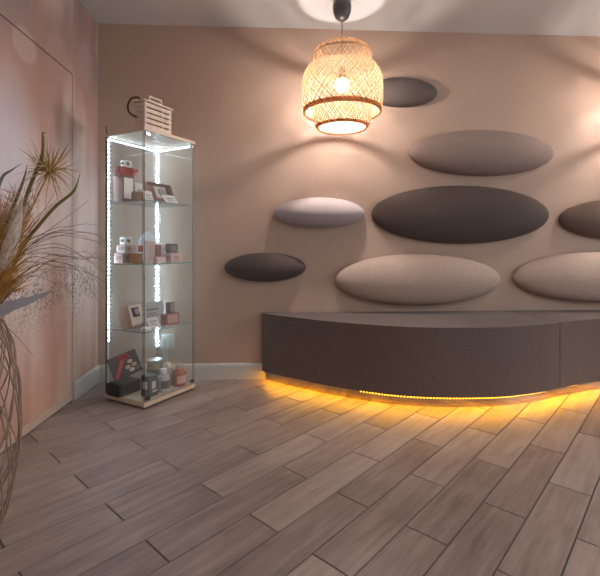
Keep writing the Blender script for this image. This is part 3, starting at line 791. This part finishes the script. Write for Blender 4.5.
bm = B(); tube(bm, spline([(-CX / 2 - 0.006, CY / 2 - 0.02, 0.07), (-CX / 2 - 0.020, CY / 2 + 0.025, 0.10), (-CX / 2 - 0.022, CY / 2 + 0.038, 0.145), (-CX / 2 - 0.014, CY / 2 + 0.018, 0.185), (-CX / 2 - 0.002, CY / 2 - 0.022, 0.190), (-CX / 2 + 0.004, CY / 2 - 0.042, 0.174)], 8), 0.0062, 8); obj('rope_handle', bm, M_rope, cr, True)

# ------------------------------------------------------------------ socket with a plugged adapter, behind the cabinet
sc_ = thing('wall_socket', 'white wall socket on the back wall behind the cabinet', 'socket', (-0.785, WY, 0.275))
bm = B(); box(bm, (0, -0.005, 0), (0.092, 0.009, 0.110), 0.002); obj('face_plate', bm, col((206, 206, 204), .4), sc_)
bm = B(); box(bm, (0, -0.0105, 0), (0.060, 0.004, 0.060), 0.001); obj('socket_insert', bm, col((216, 216, 214), .4), sc_)
ad = thing('power_adapter', 'small white power adapter plugged into the wall socket, its cable hanging down', 'adapter', (-0.800, WY - 0.0135, 0.270))
bm = B(); box(bm, (0, -0.020, 0), (0.048, 0.038, 0.072), 0.006); obj('body', bm, col((224, 230, 234), .35), ad, True, 40)
for dx in (-0.006, 0.016):
    bm = B(); tube(bm, spline([(dx, -0.02, -0.034), (dx, -0.024, -0.10), (dx * 1.4, -0.016, -0.18), (dx * 2, -0.03, -0.245), (dx * 2 - .06, -0.035, -0.266)], 6), 0.0025, 6); obj('cable', bm, col((200, 200, 198), .4), ad, True)

# ------------------------------------------------------------------ wire vase and dried arrangement
VZ = 1.44
vb = deep(-24, HY, VZ); VX, VY = vb.x, vb.y
VPROF = [(0.070, 0.006), (0.086, 0.05), (0.106, 0.14), (0.122, 0.24), (0.130, 0.34), (0.129, 0.43), (0.120, 0.53), (0.103, 0.62), (0.084, 0.675), (0.070, 0.705)]
def vr(z):
    for a, b in zip(VPROF, VPROF[1:]):
        if z <= b[1]: u = (z - a[1]) / (b[1] - a[1]); return a[0] + (b[0] - a[0]) * u
    return VPROF[-1][0]
vase = thing('wire_vase', 'large egg shaped vase of crossed brown wires at the left edge of the floor', 'vase', (VX, VY, 0))
bm = B(); rv = random.Random(11)
for k in range(38):
    a0 = 2 * pi * k / 38 + rv.uniform(-.1, .1); tw = rv.choice((-1, 1)) * rv.uniform(0.7, 2.3); ph = rv.uniform(0, 6)
    pts = []
    for i in range(25):
        z = 0.006 + (0.705 - 0.006) * i / 24
        a = a0 + tw * (i / 24) + 0.10 * sin(ph + i * 0.35)
        r = vr(z) + 0.003 * sin(ph * 2 + i * 0.5)
        pts.append((r * cos(a), r * sin(a), z))
    tube(bm, pts, 0.0025, 5)
obj('wire_mesh', bm, M_wire, vase, True)
bm = B(); torus(bm, 0.070, 0.004, 0.706, 40, 8); obj('top_ring', bm, M_wire, vase, True)
bm = B(); torus(bm, 0.071, 0.005, 0.005, 40, 8); obj('base_ring', bm, M_wire, vase, True)

k = N('dry_grass'); f = k.noise(k.pos(), 25, 3)
k.l(k.ramp(f, [(0.3, s2l((156, 116, 48))), (0.55, s2l((212, 168, 86))), (0.75, s2l((232, 200, 138)))]), k.b.inputs['Base Color']); k.b.inputs['Roughness'].default_value = 0.7; M_dry = k.m
k = N('pink_grass'); f = k.noise(k.pos(), 25, 3)
k.l(k.ramp(f, [(0.3, s2l((158, 120, 92))), (0.7, s2l((212, 178, 146)))]), k.b.inputs['Base Color']); k.b.inputs['Roughness'].default_value = 0.8; M_pinkg = k.m
M_stem = plain('brown_grass_stem', (128, 104, 88), 0.7, var=0.2)
M_leaf = plain('olive_blade', (116, 106, 58), 0.55, var=0.25, scale=18)
M_leaf2 = plain('pale_green_leaf', (128, 132, 112), 0.6, var=0.2)
M_spike = plain('tan_spiky_leaf', (182, 152, 94), 0.6, var=0.25, scale=30)
M_plume = plain('grey_plume', (206, 194, 184), 0.9, var=0.2, scale=60)
def mouth(a, r): return Vector((VX + r * cos(a), VY + r * sin(a), 0.69))
def foot(a, r): return Vector((VX + r * cos(a), VY + r * sin(a), 0.03))
# dense dry grass mass
bm = B(); rg = random.Random(5)
for i in range(560):
    a = rg.uniform(0, 2 * pi); m0 = mouth(a, rg.uniform(0, 0.055)); Z = VZ + rg.uniform(-.13, .13)
    x = rg.gauss(11, 15); y = rg.uniform(205, 290)
    if x > 34: x = 34 - rg.random() * 20
    tip = deep(x, y, Z); md = m0.lerp(tip, 0.5) + Vector((0, 0, 0.03))
    w0 = rg.uniform(0.0012, 0.0026)
    tube(bm, spline([m0 - Vector((0, 0, 0.25)), m0, md, tip], 4), lambda t, w0=w0: w0 * (1 - 0.8 * t) + 0.0003, 4)
o = obj('dry_grass_tuft', bm, M_dry); tag(o, 'dense tuft of yellow brown dry grass rising from the wire vase', 'grass', None, 'stuff')
# feathery pink brown heads
bm = B()
for s in range(26):
    a = rg.uniform(0, 2 * pi); m0 = mouth(a, rg.uniform(0, 0.05)); Z = VZ + rg.uniform(-.12, .16)
    tip = deep(rg.uniform(-22, 36), rg.uniform(178, 232), Z); st = spline([m0, m0.lerp(tip, .5) + Vector((0, 0, .02)), tip], 8)
    tube(bm, st, 0.0012, 4)
    for q in st[6:]:
        for j in range(7):
            d = Vector((rg.uniform(-1, 1), rg.uniform(-1, 1), rg.uniform(0.3, 1.6))).normalized() * rg.uniform(.018, .05)
            tube(bm, [q, q + d * .5 + Vector((0, 0, .003)), q + d], lambda t: 0.0008 * (1 - t) + 0.0003, 3)
o = obj('feathery_grass', bm, M_pinkg); tag(o, 'feathery pinkish brown grass heads above the wire vase', 'grass', None, 'stuff')
# olive blades
def blade(label, pts, Z0, Z1, wmax, mat=M_leaf, name='blade_leaf'):
    a = rg.uniform(0, 2 * pi); ps = [mouth(a, 0.03) - Vector((0, 0, .2)), mouth(a, 0.03)]
    for i, (x, y) in enumerate(pts): ps.append(deep(x, y, Z0 + (Z1 - Z0) * i / max(1, len(pts) - 1)))
    c = spline(ps, 7); bm = B(); vs = []
    view = ray(20, 230).normalized()
    for i, p in enumerate(c):
        t = (c[min(i + 1, len(c) - 1)] - c[max(i - 1, 0)]).normalized(); s = t.cross(view).normalized(); u = i / (len(c) - 1)
        hwid = wmax * min(1, 0.35 + u * 1.6) * (1 - u ** 4) ** 1.0 * 0.5 * (1.0 if u < 0.75 else 1 - (u - .75) * 3.4) + 0.0009
        n_ = t.cross(s)
        vs.append([bm.verts.new(p + s * hwid), bm.verts.new(p + n_ * (hwid * .35 + .0006)), bm.verts.new(p - s * hwid), bm.verts.new(p + n_ * (hwid * .35 - .0012))])
    for p, q in zip(vs, vs[1:]):
        for i in range(4): bm.faces.new((p[i], p[(i + 1) % 4], q[(i + 1) % 4], q[i]))
    bm.faces.new(vs[0]); bm.faces.new(vs[-1])
    return tag(obj(name, bm, mat, None, True, 60), label, 'leaf', 'long blade leaves in the vase')
blade('upright olive blade leaf with a hooked tip, left of the spiky tan flower', [(14, 240), (27, 195), (36, 172), (42, 156), (43, 140), (42.5, 133), (46, 133)], 1.40, 1.36, 0.0095)
blade('olive blade leaf leaning to the right, below the spiky tan flower', [(22, 248), (40, 224), (56, 206), (72, 193), (77, 184), (80, 174)], 1.42, 1.40, 0.0095)
blade('short straight olive blade leaf nearest the left edge', [(0, 240), (10, 215), (20, 190), (25, 175), (27, 165)], 1.38, 1.36, 0.0085)
blade('small pale green twig leaf at the left edge of the photo', [(-12, 240), (-6, 205), (2, 178), (12, 170), (21, 164)], 1.5, 1.5, 0.010, M_leaf2)
blade('broad pale grey green leaf cut by the left edge of the photo', [(-16, 250), (-10, 210), (-4, 180), (-1, 158)], 1.46, 1.44, 0.030, M_leaf2)
# spiky flower
hd_ = deep(50, 171, 1.40)
fl = thing('spiky_dried_flower', 'tan spiky dried flower head on a thick stem above the vase', 'flower', (hd_.x, hd_.y, hd_.z))
bm = B(); m0 = mouth(0.3, 0.02) - hd_
tube(bm, spline([m0 - Vector((0, 0, .2)), m0, deep(8, 260, 1.42) - hd_, deep(30, 212, 1.41) - hd_, Vector((0, 0, 0))], 7), lambda t: 0.0035, 6); obj('stem', bm, M_spike, fl, True)
bm = B()
for i in range(90):
    d = Vector((rg.gauss(0, 1), rg.gauss(0, 1), rg.gauss(0.25, 0.9))).normalized(); L = rg.uniform(0.045, 0.105)
    e_ = d * L + Vector((0, 0, -0.02 if d.z < 0.3 else 0.01)) + Vector((rg.uniform(-.012, .012), 0, rg.uniform(-.012, .012)))
    w0 = rg.uniform(.0016, .0027)
    tube(bm, spline([d * 0.004, d * L * .5, e_], 5), lambda t, w0=w0: w0 * (1 - t) ** 0.8 + 0.0003, 4)
obj('spikes', bm, M_spike, fl, True)
# plume
pc = deep(19, 222, 1.44)
bm = B()
st = [deep(-2, 290, 1.40), deep(9, 250, 1.36), deep(20, 212, 1.34)]
st = spline(st, 14)
for q in st[6:]:
    for j in range(26):
        d = Vector((rg.uniform(-1, 1), rg.uniform(-1, 1), rg.uniform(0.6, 2.2))).normalized() * rg.uniform(.018, .042)
        tube(bm, [q, q + d * .6, q + d + Vector((d.x * .2, 0, -.004))], lambda t: 0.0009 * (1 - t) + 0.0003, 3)
pl_ = thing('grass_plume', 'soft grey white plume standing among the brown grasses', 'plume', (0, 0, 0))
hd2 = B(); bmesh.ops.create_icosphere(hd2, subdivisions=3, radius=1.0); ax = (st[-1] - st[8]); Lp = ax.length; ax.normalize()
for v in hd2.verts:
    q = v.co.copy(); w_ = 0.021 * (1 - 0.35 * q.z) + 0.003 * noise.noise(q * 6)
    v.co = (st[8] + st[-1]) / 2 + ax * (q.z * (Lp * 0.5 + 0.012)) + Vector((q.x * w_, q.y * w_, 0))
tmp = bpy.data.meshes.new('tmp'); hd2.to_mesh(tmp); hd2.free(); bm.from_mesh(tmp)
obj('plume_head', bm, M_plume, pl_)
bm = B(); tube(bm, [mouth(1, .02) - Vector((0, 0, .2)), mouth(1, .02)] + st, 0.0016, 5); obj('stem', bm, M_stem, pl_, True)
# long arching stems
arch = [[(10, 270), (30, 252), (60, 248), (85, 258), (105, 272), (122, 292)], [(5, 280), (25, 262), (55, 266), (85, 272), (104, 282), (118, 296)],
        [(8, 275), (25, 250), (55, 236), (90, 240), (112, 246)], [(8, 268), (30, 246), (60, 230), (85, 224), (105, 227)],
        [(12, 262), (35, 240), (60, 222), (88, 201)], [(10, 265), (34, 252), (62, 256), (95, 257), (118, 255)],
        [(2, 290), (20, 276), (45, 262), (75, 268), (95, 296), (104, 318)], [(0, 297), (18, 280), (40, 270), (66, 266)],
        [(4, 300), (20, 282), (48, 262), (80, 252), (92, 256), (108, 276)], [(10, 255), (28, 232), (46, 212), (58, 198)],
        [(10, 258), (30, 240), (56, 228), (70, 226)], [(0, 305), (14, 284), (36, 276), (56, 284)],
        [(-8, 318), (0, 318), (8, 328), (20, 340), (33, 356)], [(12, 250), (26, 226), (34, 200), (38, 180)], [(4, 246), (14, 214), (20, 190), (30, 172)]]
for i in range(15): arch.append([(x + rg.uniform(-5, 6) * (j > 0), y + rg.uniform(-7, 7) * (0.4 + 0.3 * j)) for j, (x, y) in enumerate(arch[rg.choice((0, 1, 2, 3, 5, 6, 7, 8, 9, 10))])])
for i, pts in enumerate(arch):
    a = rg.uniform(0, 6.28); Z0, Z1 = VZ + rg.uniform(-.05, .05), VZ + rg.uniform(-.12, .16)
    ps = [mouth(a, .04) - Vector((0, 0, .15)), mouth(a, .04)] + [deep(x, y, Z0 + (Z1 - Z0) * j / (len(pts) - 1)) for j, (x, y) in enumerate(pts)]
    bm = B(); tube(bm, spline(ps, 7), lambda t: 0.00155 * (1 - .7 * t), 5)
    tag(obj('arching_grass', bm, M_stem, None, True), 'thin brown grass stem arching out of the wire vase', 'grass stem', 'arching grass stems')
